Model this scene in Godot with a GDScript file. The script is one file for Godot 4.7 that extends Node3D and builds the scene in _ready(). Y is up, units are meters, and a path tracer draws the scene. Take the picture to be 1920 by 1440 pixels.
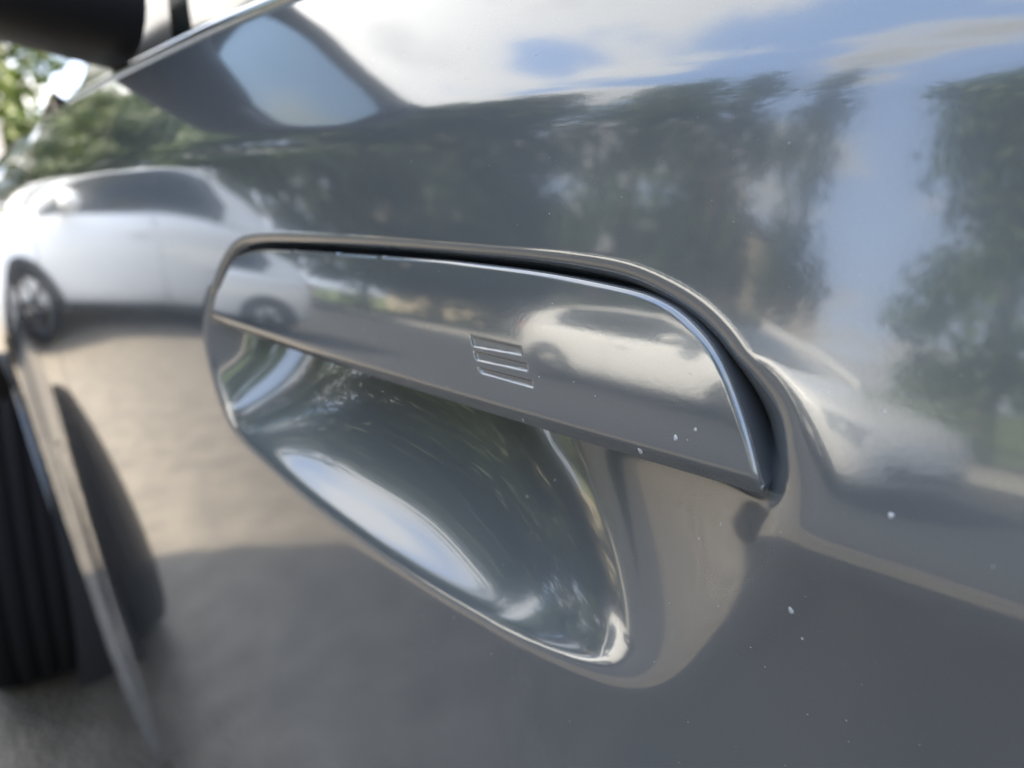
extends Node3D
# A grey car's flush door handle seen from a hand's breadth away. Forward of the grey car is -x, up is y, away from its side is +z.

const EYE := Vector3(0, 1.03, 0.14)
var rng := RandomNumberGenerator.new()
var M := {}
var used := {}

# ------------------------------------------------------------------ naming and tagging
func numbered(called: String) -> String:
	var n: int = used.get(called, 0)
	used[called] = n + 1
	return called if n == 0 else "%s_%03d" % [called, n]

func thing(called: String, label: String, category: String, at := Vector3.ZERO, turn := 0.0, group := "") -> Node3D:
	var o := Node3D.new()
	o.name = numbered(called)
	add_child(o)
	o.position = at
	o.rotation.y = turn
	mark(o, label, category, group)
	return o

func mark(o: Node3D, label: String, category: String, group := "") -> void:
	o.set_meta("label", label)
	o.set_meta("category", category)
	if group:
		o.set_meta("group", group)

func put(called: String, mesh: Mesh, mat: Material, parent: Node = self, label := "") -> MeshInstance3D:
	var o := MeshInstance3D.new()
	o.name = numbered(called) if parent == self else called
	o.mesh = mesh
	o.material_override = mat
	parent.add_child(o, true)
	if label:
		o.set_meta("label", label)
	return o

func structure(called: String, mesh: Mesh, mat: Material) -> MeshInstance3D:
	var o := put(called, mesh, mat)
	o.set_meta("kind", "structure")
	return o

# ------------------------------------------------------------------ mesh helpers
func arrays_mesh(v: PackedVector3Array, n: PackedVector3Array, ix: PackedInt32Array) -> ArrayMesh:
	var a := []
	a.resize(Mesh.ARRAY_MAX)
	a[Mesh.ARRAY_VERTEX] = v
	a[Mesh.ARRAY_NORMAL] = n
	a[Mesh.ARRAY_INDEX] = ix
	var m := ArrayMesh.new()
	m.add_surface_from_arrays(Mesh.PRIMITIVE_TRIANGLES, a)
	return m

func loft(rows: Array, closed_ring := false, caps := false, smooth := true) -> ArrayMesh:
	# rows: array of PackedVector3Array with equal counts
	var st := SurfaceTool.new()
	st.begin(Mesh.PRIMITIVE_TRIANGLES)
	st.set_smooth_group(0 if smooth else -1)
	var n: int = rows[0].size()
	var last := n if closed_ring else n - 1
	for i in rows.size() - 1:
		for j in last:
			var k := (j + 1) % n
			var a: Vector3 = rows[i][j]
			var b: Vector3 = rows[i][k]
			var c: Vector3 = rows[i + 1][k]
			var d: Vector3 = rows[i + 1][j]
			for p in [a, b, c, a, c, d]:
				st.add_vertex(p)
	if caps:
		for e in [0, rows.size() - 1]:
			var mid := Vector3.ZERO
			for p in rows[e]:
				mid += p
			mid /= n
			st.set_smooth_group(-1)
			for j in n:
				var p: Vector3 = rows[e][j]
				var q: Vector3 = rows[e][(j + 1) % n]
				for w in ([mid, q, p] if e == 0 else [mid, p, q]):
					st.add_vertex(w)
	st.generate_normals()
	st.index()
	return st.commit()

func disc(ring: PackedVector3Array) -> ArrayMesh:
	# a flat plate facing +x
	var mid := Vector3.ZERO
	for p in ring:
		mid += p
	mid /= ring.size()
	var v := PackedVector3Array([mid])
	var n := PackedVector3Array([Vector3.RIGHT])
	var ix := PackedInt32Array()
	for k in ring.size():
		v.append(Vector3(mid.x, ring[k].y, ring[k].z))
		n.append(Vector3.RIGHT)
		ix.append_array([0, k + 1, (k + 1) % ring.size() + 1])
	return arrays_mesh(v, n, ix)

func box(st: SurfaceTool, c: Vector3, s: Vector3, turn := 0.0) -> void:
	var m := BoxMesh.new()
	m.size = s
	st.append_from(m, 0, Transform3D(Basis(Vector3.UP, turn), c))

func box_mesh(c: Vector3, s: Vector3) -> ArrayMesh:
	# a box with small chamfers, so that its edges catch light
	var e: float = minf(minf(s.x, minf(s.y, s.z)) * 0.18, 0.02)
	var rows := []
	for k in [[-0.5, 1], [-0.5, 0], [0.5, 0], [0.5, 1]]:
		var ins: float = e * k[1]
		var y: float = c.y + s.y * k[0] + (0.0 if k[1] else (e if k[0] < 0 else -e))
		var hx: float = s.x / 2 - ins
		var hz: float = s.z / 2 - ins
		rows.append(PackedVector3Array([Vector3(c.x - hx, y, c.z - hz), Vector3(c.x + hx, y, c.z - hz), Vector3(c.x + hx, y, c.z + hz), Vector3(c.x - hx, y, c.z + hz)]))
	return loft(rows, true, true, false)

func tube(pts: PackedVector3Array, radii: PackedFloat32Array, sides := 8) -> ArrayMesh:
	var rows := []
	for i in pts.size():
		var t := (pts[mini(i + 1, pts.size() - 1)] - pts[maxi(i - 1, 0)]).normalized()
		var s := t.cross(Vector3(0.31, 0.2, 0.93)).normalized()
		var b := t.cross(s)
		var ring := PackedVector3Array()
		for k in sides:
			var a := TAU * k / sides
			ring.append(pts[i] + (s * cos(a) + b * sin(a)) * radii[i])
		rows.append(ring)
	return loft(rows, true, true)

func lathe_z(profile: Array, sides := 48) -> ArrayMesh:
	# profile of [radius, z], turned about the z axis
	var rows := []
	for p in profile:
		var ring := PackedVector3Array()
		for k in sides:
			var a := TAU * k / sides
			ring.append(Vector3(cos(a) * p[0], sin(a) * p[0], p[1]))
		rows.append(ring)
	return loft(rows, true, false)

func steps(marks: Array) -> PackedFloat32Array:
	# [[from, to, step], ...] joined into one rising list
	var out := PackedFloat32Array()
	for m in marks:
		var n := maxi(1, int(round((m[1] - m[0]) / m[2])))
		for i in n:
			out.append(lerpf(m[0], m[1], float(i) / n))
	out.append(marks[-1][1])
	return out

# ------------------------------------------------------------------ materials
func lin(r: float, g: float, b: float) -> Color:
	return Color(r, g, b).linear_to_srgb()

func plain(r: float, g: float, b: float, rough: float, metal := 0.0) -> StandardMaterial3D:
	var m := StandardMaterial3D.new()
	m.albedo_color = lin(r, g, b)
	m.roughness = rough
	m.metallic = metal
	return m

func noise_tex(freq: float, octaves: int, a: Color, b: Color, seed_ := 1, normal := false, bump := 1.0, size := 512, cellular := false) -> NoiseTexture2D:
	var n := FastNoiseLite.new()
	n.noise_type = FastNoiseLite.TYPE_CELLULAR if cellular else FastNoiseLite.TYPE_SIMPLEX_SMOOTH
	n.seed = seed_
	n.frequency = freq
	n.fractal_octaves = octaves
	var t := NoiseTexture2D.new()
	t.width = size
	t.height = size
	t.seamless = true
	t.noise = n
	if normal:
		t.as_normal_map = true
		t.bump_strength = bump
	else:
		var g := Gradient.new()
		g.set_color(0, a)
		g.set_color(1, b)
		t.color_ramp = g
	return t

func grained(m: StandardMaterial3D, freq: float, octaves: int, a: Color, b: Color, scale: float, seed_ := 1, world := true) -> StandardMaterial3D:
	m.albedo_color = Color.WHITE
	m.albedo_texture = noise_tex(freq, octaves, a, b, seed_)
	m.uv1_triplanar = true
	m.uv1_world_triplanar = world
	m.uv1_scale = Vector3.ONE * scale
	return m

func make_materials() -> void:
	var p := StandardMaterial3D.new()
	p.metallic = 0.45
	p.roughness = 0.12
	p.clearcoat_enabled = true
	p.clearcoat = 1.0
	p.clearcoat_roughness = 0.01
	grained(p, 0.25, 2, lin(0.095, 0.106, 0.119), lin(0.145, 0.160, 0.178), 22.0, 3, false)   # metal flake
	p.normal_enabled = true
	p.normal_texture = noise_tex(0.045, 2, Color.BLACK, Color.WHITE, 8, true, 2.0)             # orange peel
	p.normal_scale = 0.036
	M.paint = p
	M.rough_black = plain(0.008, 0.009, 0.012, 0.5)
	M.rough_black.metallic_specular = 0.2
	M.black_plastic = grained(plain(1, 1, 1, 0.45), 0.2, 2, lin(0.012, 0.013, 0.015), lin(0.02, 0.021, 0.024), 30.0, 4, false)
	M.gloss_black = plain(0.012, 0.013, 0.016, 0.12)
	M.dark = plain(0.01, 0.01, 0.011, 0.9)
	M.rubber = grained(plain(1, 1, 1, 0.95), 0.05, 3, lin(0.007, 0.007, 0.008), lin(0.014, 0.013, 0.013), 6.0, 5, false)
	M.rubber.metallic_specular = 0.15
	M.alloy = plain(0.45, 0.45, 0.46, 0.3, 0.9)
	M.dark_alloy = plain(0.05, 0.05, 0.055, 0.35, 0.6)
	M.mirror = plain(0.34, 0.37, 0.35, 0.10, 1.0)
	M.satin = plain(0.55, 0.55, 0.55, 0.18, 1.0)
	M.car_glass = plain(0.012, 0.016, 0.015, 0.03)
	var w := plain(0.78, 0.765, 0.735, 0.35)
	w.clearcoat_enabled = true
	w.clearcoat = 1.0
	w.clearcoat_roughness = 0.03
	M.white_paint = w
	M.lamp_lens = plain(0.3, 0.32, 0.34, 0.08, 0.3)
	M.red_lens = plain(0.25, 0.01, 0.01, 0.1)
	M.asphalt = grained(plain(1, 1, 1, 0.55), 0.02, 5, lin(0.058, 0.049, 0.038), lin(0.122, 0.105, 0.083), 0.6, 11)
	M.asphalt.normal_enabled = true
	M.asphalt.normal_texture = noise_tex(0.2, 3, Color.BLACK, Color.WHITE, 12, true, 4.0)
	M.asphalt.normal_scale = 0.5
	M.tarmac = grained(plain(1, 1, 1, 0.8), 0.02, 5, lin(0.022, 0.022, 0.022), lin(0.045, 0.044, 0.042), 0.6, 21)
	M.paving = grained(plain(1, 1, 1, 0.9), 0.03, 4, lin(0.26, 0.24, 0.21), lin(0.4, 0.37, 0.33), 0.8, 13)
	M.kerb = grained(plain(1, 1, 1, 0.85), 0.05, 4, lin(0.32, 0.31, 0.28), lin(0.46, 0.44, 0.4), 1.5, 14)
	M.verge = grained(plain(1, 1, 1, 0.95), 0.03, 4, lin(0.05, 0.09, 0.02), lin(0.16, 0.17, 0.05), 1.0, 15)
	M.leaf_litter = grained(plain(1, 1, 1, 0.95), 0.05, 4, lin(0.2, 0.1, 0.035), lin(0.38, 0.24, 0.1), 1.3, 16)
	M.bark = grained(plain(1, 1, 1, 0.95), 0.06, 4, lin(0.05, 0.035, 0.025), lin(0.14, 0.1, 0.07), 3.0, 17, false)
	for k in [["leaf_dark", 0.035, 0.055, 0.022], ["leaf_mid", 0.055, 0.085, 0.025], ["leaf_pale", 0.10, 0.13, 0.03]]:
		var l := plain(k[1], k[2], k[3], 0.7)
		l.cull_mode = BaseMaterial3D.CULL_DISABLED
		l.backlight_enabled = true
		l.backlight = Color(0.22, 0.26, 0.07)
		M[k[0]] = l
	M.render_wall = grained(plain(1, 1, 1, 0.9), 0.03, 4, lin(0.5, 0.42, 0.33), lin(0.62, 0.54, 0.44), 0.7, 18)
	M.roof_tile = plain(0.12, 0.075, 0.06, 0.85)
	M.frame_white = plain(0.7, 0.7, 0.68, 0.5)
	M.post = grained(plain(1, 1, 1, 0.7), 0.05, 3, lin(0.5, 0.44, 0.4), lin(0.68, 0.6, 0.55), 2.0, 19)
	M.rail = plain(0.42, 0.42, 0.4, 0.5, 0.3)
	var dr := plain(0.32, 0.34, 0.36, 0.15)
	M.drop = dr
	M.dark_drop = plain(0.05, 0.05, 0.055, 0.3)

# ------------------------------------------------------------------ the shape of the car's side
const TAB0 := 0.05
const TSTEP := 0.0005
const TN := 2400
var slope_l := PackedFloat32Array()
var slope_r := PackedFloat32Array()
var drop_l := PackedFloat32Array()
var drop_r := PackedFloat32Array()

# tilt of the side, in degrees (up is positive), by height: at the front of the door and at its rear
const TILT_L := [[0.05, -16.0], [0.3, -9.0], [0.6, -7.0], [0.86, -6.0], [0.93, -5.0], [0.985, 0.0], [1.048, 1.0], [1.055, 8.0], [1.062, 17.0], [1.085, 20.0], [1.113, 24.0], [1.26, 24.0]]
const TILT_R := [[0.05, -16.0], [0.3, -9.0], [0.6, -7.0], [0.86, -7.0], [0.955, -8.0], [0.9645, 0.0], [0.972, 5.0], [0.985, 6.5], [1.048, 7.5], [1.055, 11.0], [1.062, 19.0], [1.085, 22.0], [1.113, 26.0], [1.26, 26.0]]

func tilt_at(tab: Array, y: float) -> float:
	for i in tab.size() - 1:
		if y < tab[i + 1][0]:
			var t: float = clampf((y - tab[i][0]) / (tab[i + 1][0] - tab[i][0]), 0, 1)
			return tan(deg_to_rad(lerpf(tab[i][1], tab[i + 1][1], t * t * (3 - 2 * t) if absf(tab[i][1] - tab[i + 1][1]) > 3.0 else t)))
	return tan(deg_to_rad(tab[-1][1]))

func make_tables() -> void:
	for side in 2:
		var s := PackedFloat32Array()
		for i in TN:
			s.append(tilt_at(TILT_L if side == 0 else TILT_R, TAB0 + i * TSTEP))
		for pass_ in 2:
			var s2 := s.duplicate()
			for i in range(3, TN - 3):
				var sum := 0.0
				for k in range(-3, 4):
					sum += s[i + k]
				s2[i] = sum / 7.0
			s = s2
		var d := PackedFloat32Array()
		d.resize(TN)
		var sum2 := 0.0
		for i in TN - 1:
			d[i] = sum2
			sum2 += (s[i] + s[i + 1]) * 0.5 * TSTEP
		d[TN - 1] = sum2
		var ref := d[int((1.0 - TAB0) / TSTEP)]
		for i in TN:
			d[i] -= ref
		if side == 0:
			slope_l = s; drop_l = d
		else:
			slope_r = s; drop_r = d

func fender_top(x: float) -> float:
	return 1.145 - 0.06 * clampf((-0.8 - x) / 1.6, 0, 1) - 0.24 * pow(clampf((-1.3 - x) / 1.2, 0, 1), 2.0)

func side_z(x: float, y: float) -> float:
	var f := clampf((y - TAB0) / TSTEP, 0, TN - 1.001)
	var i := int(f)
	f -= i
	var a := lerpf(drop_l[i], drop_l[i + 1], f)
	var b := lerpf(drop_r[i], drop_r[i + 1], f)
	var z := -lerpf(a, b, smoothstep(-0.46, -0.10, x))
	var xx := x + 0.15
	z -= xx * xx / (24.0 if x < -0.15 else 30.0)
	if y < 0.968 and x > -0.17:                                                   # the panel turns under below a crease, rear of the hollow
		var q := clampf(0.9635 - y + 0.003, 0, 0.12)
		q = sqrt(q * q + 0.000009) - 0.003
		z -= smoothstep(-0.17, -0.06, x) * 0.22 * (q - q * q / 0.24)
	if x < -1.0:
		z -= pow(clampf((-1.7 - x), 0, 2), 2) * 0.25                            # the nose tapers
		var u := smoothstep(-1.0, -1.2, x)
		z += 0.020 * u * smoothstep(-1.15, -1.24, x) * smoothstep(0.95, 0.75, y) * smoothstep(-2.3, -2.0, x)   # flare of the arch
	if x < -0.86:
		var q := clampf((y - fender_top(x) + 0.055) / 0.055, 0, 0.985)
		z -= 0.05 * (1.0 - sqrt(1.0 - q * q)) * smoothstep(-0.86, -1.0, x)
	return z

# ------------------------------------------------------------------ the handle recess
const RIM := [-0.3885, 0.9692, -0.3766, 0.9854, -0.3582, 1.0026, -0.3394, 1.0141, -0.3165, 1.0180, -0.2763, 1.0192, -0.2248, 1.0196, -0.1760, 1.0193, -0.1437, 1.0188, -0.1145, 1.0176, -0.1004, 1.0153, -0.0900, 1.0116, -0.0810, 1.0058, -0.0744, 0.9985, -0.0700, 0.9910, -0.0657, 0.9835, -0.0626, 0.9759, -0.0616, 0.9702, -0.0627, 0.9633, -0.0674, 0.9535, -0.0729, 0.9443, -0.0821, 0.9306, -0.0928, 0.9151, -0.1014, 0.9050, -0.1102, 0.8985, -0.1192, 0.8956, -0.1348, 0.8951, -0.1518, 0.8947, -0.2001, 0.8942, -0.2489, 0.8968, -0.2862, 0.9004, -0.3172, 0.9052, -0.3518, 0.9115, -0.3730, 0.9191, -0.3833, 0.9322, -0.3879, 0.9521]
var rim := PackedVector2Array()
var rim_coarse := 16

func spline_closed(flat: Array, step: float) -> PackedVector2Array:
	var p := PackedVector2Array()
	for i in flat.size() / 2:
		p.append(Vector2(flat[2 * i], flat[2 * i + 1]))
	for it in 2:                                                                 # take the jitter out of the traced points
		var q := p.duplicate()
		for i in p.size():
			q[i] = p[i] * 0.6 + (p[i - 1] + p[(i + 1) % p.size()]) * 0.2 if (p[i - 1] - p[i]).length() < 0.02 else p[i]
		p = q
	var out := PackedVector2Array()
	for i in p.size():
		var a := p[i - 1]
		var b := p[i]
		var c := p[(i + 1) % p.size()]
		var d := p[(i + 2) % p.size()]
		var n := maxi(2, int((c - b).length() / step))
		for k in n:
			out.append(b.cubic_interpolate(c, a, d, float(k) / n))
	return out

func evened(p: PackedVector2Array, reach: int, times: int) -> PackedVector2Array:
	var n := p.size()
	for it in times:
		var q := p.duplicate()
		var sum := Vector2.ZERO
		for k in range(-reach, reach + 1):
			sum += p[posmod(k, n)]
		for i in n:
			q[i] = sum / (2 * reach + 1)
			sum += p[posmod(i + reach + 1, n)] - p[posmod(i - reach, n)]
		p = q
	return p

func rim_distance(p: Vector2) -> float:
	# positive inside the recess
	var best := 1e9
	var at := 0
	var n := rim.size()
	for i in range(0, n, rim_coarse):
		var d := p.distance_squared_to(rim[i])
		if d < best:
			best = d
			at = i
	var bi := at
	for k in range(at - rim_coarse, at + rim_coarse + 1):
		var d := p.distance_squared_to(rim[posmod(k, n)])
		if d < best:
			best = d
			bi = k
	var b := rim[posmod(bi, n)]
	var a := rim[posmod(bi - 2, n)]
	var c := rim[posmod(bi + 2, n)]
	var t := (c - a).normalized()
	var along := (p - b).dot(t)
	var off := p - b - t * along
	# rim runs clockwise seen from outside (+z), so the inside is to the right of its direction
	var inside := signf(t.y * (p - b).x - t.x * (p - b).y)
	return off.length() * inside

func wall_depth(d: float, r := 0.0068) -> float:
	var deep := 0.06
	if d <= 0.0:
		return 0.0
	var dm := r * 0.94
	if d < dm:
		return r - sqrt(r * r - d * d)
	var h := r - sqrt(r * r - dm * dm)
	var slope := dm / sqrt(r * r - dm * dm)
	var rest := deep - h
	return h + rest * (1.0 - exp(-(d - dm) * slope / rest))

# A membrane stretched over the rim and pushed in gives the hollow below the handle its even bowl.
const BX0 := -0.410
const BY0 := 0.872
const BS := 0.002
const BNX := 186
const BNY := 80
var sag := PackedFloat32Array()
var sag_top := 0.0

func make_bowl() -> void:
	var d := PackedFloat32Array()
	for j in BNY:
		for i in BNX:
			d.append(rim_distance(Vector2(BX0 + i * BS, BY0 + j * BS)))
	sag.resize(BNX * BNY)
	var cells := PackedInt32Array()
	for j in range(1, BNY - 1):
		for i in range(1, BNX - 1):
			if d[j * BNX + i] > 0.0:
				cells.append(j * BNX + i)
	var nb := [1, -1, BNX, -BNX]
	for it in 260:
		for k in cells:
			var y := BY0 + (k / BNX) * BS
			var x := BX0 + (k % BNX) * BS
			var sum := BS * BS * (1.08 - 0.42 * smoothstep(-0.19, -0.09, x))
			var share := 4.0
			for o in nb:
				var m: int = k + o
				if d[m] > 0.0:
					sum += sag[m]
				elif o == BNX and y > 0.985:
					share -= 1.0                                                         # open at the top: the hollow runs on behind the grip
				elif y > 0.985:
					share -= 1.0
				else:
					share += minf(-d[m] / maxf(d[k], 0.0002), 8.0)
			sag[k] += 1.7 * (sum / share - sag[k])
	for k in cells:
		sag_top = maxf(sag_top, sag[k])
	var steep := 0.0
	var count := 0
	for k in cells:
		if d[k] > 0.002 and d[k] < 0.005 and BY0 + (k / BNX) * BS < 0.97:
			steep += sag[k] / d[k]
			count += 1
	for k in d.size():                                                           # carry the field on past the rim, falling evenly
		if d[k] <= 0.0:
			sag[k] = d[k] * steep / count
	for it in 7:
		var r2 := sag.duplicate()
		for j in range(1, BNY - 1):
			for i in range(1, BNX - 1):
				var k := j * BNX + i
				r2[k] = 0.36 * sag[k] + 0.16 * (sag[k - 1] + sag[k + 1] + sag[k - BNX] + sag[k + BNX])
		sag = r2

func cubic_at(f: PackedFloat32Array, x: float, y: float) -> float:
	var u := clampf((x - BX0) / BS, 1, BNX - 3)
	var v := clampf((y - BY0) / BS, 1, BNY - 3)
	var i := int(u)
	var j := int(v)
	u -= i
	v -= j
	var r := [0.0, 0.0, 0.0, 0.0]
	for k in 4:
		var o := (j + k - 1) * BNX + i
		r[k] = cubic_interpolate(f[o], f[o + 1], f[o - 1], f[o + 2], u)
	return cubic_interpolate(r[1], r[2], r[0], r[3], v)

func bowl_depth(x: float, y: float, d: float) -> float:
	# the lip rounds over softly, more so at the rear where the hollow blends into the door
	var w := lerpf(0.022, 0.038, smoothstep(-0.15, -0.09, x))
	var u := cubic_at(sag, x, y) / sag_top / w
	return 0.058 * w * (u if u > 20.0 else log(1.0 + exp(u))) * smoothstep(-0.018, -0.009, d)

func recess_depth(x: float, y: float, d: float) -> float:
	if d <= -0.018:
		return 0.0
	var w := smoothstep(lerpf(0.992, 1.0, smoothstep(-0.15, -0.09, x)), lerpf(0.968, 0.962, smoothstep(-0.15, -0.08, x)), y)
	var wall := wall_depth(d, lerpf(0.0046, 0.0075, smoothstep(-0.15, -0.08, x)))
	var bowl := bowl_depth(x, y, d)
	var k := 0.00002 + 0.004 * smoothstep(0.0, 0.010, d)
	var h := clampf(0.5 + 0.5 * (bowl - wall) / k, 0, 1)
	return lerpf(lerpf(bowl, wall, h) - k * h * (1 - h), bowl, w)

func door_panel(xs: PackedFloat32Array, ys: PackedFloat32Array, with_recess: bool) -> Array:
	var nx := xs.size()
	var ny := ys.size()
	var v := PackedVector3Array()
	var n := PackedVector3Array()
	var ins := PackedByteArray()
	v.resize(nx * ny)
	n.resize(nx * ny)
	ins.resize(nx * ny)
	for j in ny:
		for i in nx:
			var x := xs[i]
			var y := ys[j]
			var z := side_z(x, y)
			if with_recess and x > -0.408 and x < -0.042 and y > 0.874 and y < 1.024:
				var d := rim_distance(Vector2(x, y))
				ins[j * nx + i] = 1 if d > 0.0 else 0
				z -= recess_depth(x, y, d)
			v[j * nx + i] = Vector3(x, y, z)
	for j in ny:
		for i in nx:
			var a := v[j * nx + mini(i + 1, nx - 1)] - v[j * nx + maxi(i - 1, 0)]
			var b := v[mini(j + 1, ny - 1) * nx + i] - v[maxi(j - 1, 0) * nx + i]
			n[j * nx + i] = a.cross(b).normalized()
	var outer := PackedInt32Array()
	var inner := PackedInt32Array()
	for j in ny - 1:
		for i in nx - 1:
			var k := j * nx + i
			var t := [k, k + nx + 1, k + 1, k, k + nx, k + nx + 1]
			if ins[k] + ins[k + 1] + ins[k + nx] + ins[k + nx + 1] >= 2:
				inner.append_array(t)
			else:
				outer.append_array(t)
	return [v, n, outer, inner]

func sub_mesh(v: PackedVector3Array, n: PackedVector3Array, ix: PackedInt32Array) -> ArrayMesh:
	var to := {}
	var v2 := PackedVector3Array()
	var n2 := PackedVector3Array()
	var i2 := PackedInt32Array()
	for i in ix:
		if not to.has(i):
			to[i] = v2.size()
			v2.append(v[i])
			n2.append(n[i])
		i2.append(to[i])
	return arrays_mesh(v2, n2, i2)

# ------------------------------------------------------------------ the handle
const H_TOP := [-0.3802, 0.9720, -0.3777, 0.9775, -0.3709, 0.9874, -0.3605, 0.9978, -0.3468, 1.0060, -0.3244, 1.0105, -0.3007, 1.0119, -0.2453, 1.0129, -0.1942, 1.0135, -0.1718, 1.0135, -0.1400, 1.0127, -0.1143, 1.0109, -0.1031, 1.0092, -0.0952, 1.0063, -0.0877, 1.0012, -0.0824, 0.9951, -0.0774, 0.9865, -0.0736, 0.9779, -0.0717, 0.9718]
const GROOVES := [[-0.1673, 0.9925, -0.1450, 0.9921, -0.1442, 0.9897, -0.1656, 0.9892], [-0.1654, 0.9883, -0.1422, 0.9880, -0.1416, 0.9856, -0.1637, 0.9854], [-0.1635, 0.9838, -0.1401, 0.9836, -0.1390, 0.9814, -0.1614, 0.9818]]
var htop := PackedVector2Array()
const HX0 := -0.3802
const HX1 := -0.0717

func h_bottom(x: float) -> float:
	return lerpf(0.9715, 0.9696, (x - HX0) / (HX1 - HX0)) - 0.0006 * sin(PI * (x - HX0) / (HX1 - HX0))

func h_top(x: float) -> float:
	var lo := 0
	var hi := htop.size() - 1
	while hi - lo > 1:
		var mid := (lo + hi) / 2
		if htop[mid].x < x:
			lo = mid
		else:
			hi = mid
	var t := clampf((x - htop[lo].x) / maxf(htop[hi].x - htop[lo].x, 1e-6), 0, 1)
	return lerpf(htop[lo].y, htop[hi].y, t)

func top_nearest(p: Vector2) -> Vector2:
	var best := 1e9
	var at := 0
	for i in range(0, htop.size(), 6):
		var d := p.distance_squared_to(htop[i])
		if d < best:
			best = d
			at = i
	var q := htop[at]
	if best > 0.0002:
		return q
	best = 1e9
	for i in range(maxi(at - 8, 0), mini(at + 8, htop.size() - 1)):
		var c := Geometry2D.get_closest_point_to_segment(p, htop[i], htop[i + 1])
		var d := p.distance_squared_to(c)
		if d < best:
			best = d
			q = c
	return q

func groove_depth(p: Vector2) -> float:
	if p.x < -0.1683 or p.x > -0.1380 or p.y < 0.9804 or p.y > 0.9935:
		return 0.0
	for g in GROOVES:
		var c := [Vector2(g[0], g[1]), Vector2(g[2], g[3]), Vector2(g[4], g[5]), Vector2(g[6], g[7])]
		var d := [0.0, 0.0, 0.0, 0.0]
		for k in 4:
			var e: Vector2 = (c[(k + 1) % 4] - c[k]).normalized()
			var w: Vector2 = p - c[k]
			d[k] = e.y * w.x - e.x * w.y                                          # corners run clockwise: positive is inside
		var inner: float = minf(minf(d[0], d[1]), minf(d[2], d[3]))
		if inner > -0.0002:
			# a steep upper wall, a floor that rises gently and turns up at its lower edge
			var a := smoothstep(-0.0002, 0.0010, d[0])
			var b := smoothstep(-0.0002, 0.00035, d[2])
			var s := smoothstep(-0.0002, 0.0007, minf(d[1], d[3]))
			return 0.00045 * a * b * s
	return 0.0

func slot_of(p: Vector3) -> int:
	var best := 0
	var least := 1e9
	for i in 3:
		var g: Array = GROOVES[i]
		var c := Vector2(g[0] + g[2] + g[4] + g[6], g[1] + g[3] + g[5] + g[7]) / 4.0
		var along := Vector2(g[2] - g[0], g[3] - g[1]).normalized()
		var d := absf(along.cross(Vector2(p.x, p.y) - c))
		if d < least:
			least = d
			best = i
	return best

func handle_z(x: float, y: float) -> float:
	# face of the grip: level with the door, a little crowned both ways
	var t := (x - HX0) / (HX1 - HX0)
	var z := side_z(x, 1.0) + 0.0010 + 0.010 * (x + 0.22) - 0.0015 * pow(2.0 * t - 1.0, 2.0)
	var yy := (y - 0.992) / 0.02
	return z - 0.0007 * yy * yy - 0.085 * (y - 0.992)                                # crowned, tilted up

const EDGE_R := 0.0015

func handle_face(x: float, y: float) -> float:
	# the grip without its rounded outer edge
	var z := handle_z(x, y)
	var w := 0.0040                                                              # rolled lower edge, turned down
	var q := w - (y - h_bottom(x))
	var e := 0.0009
	z -= 0.62 * 0.5 * (q + sqrt(q * q + e * e) - (sqrt(0.03 * 0.03 + e * e) - 0.03))
	return z - groove_depth(Vector2(x, y))

func handle_surface(x: float, y: float) -> float:
	var p := Vector2(x, y)
	var dt := minf(p.distance_to(top_nearest(p)), EDGE_R)
	return handle_face(x, y) - (EDGE_R - sqrt(maxf(0.0, EDGE_R * EDGE_R - (EDGE_R - dt) * (EDGE_R - dt))))

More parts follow.
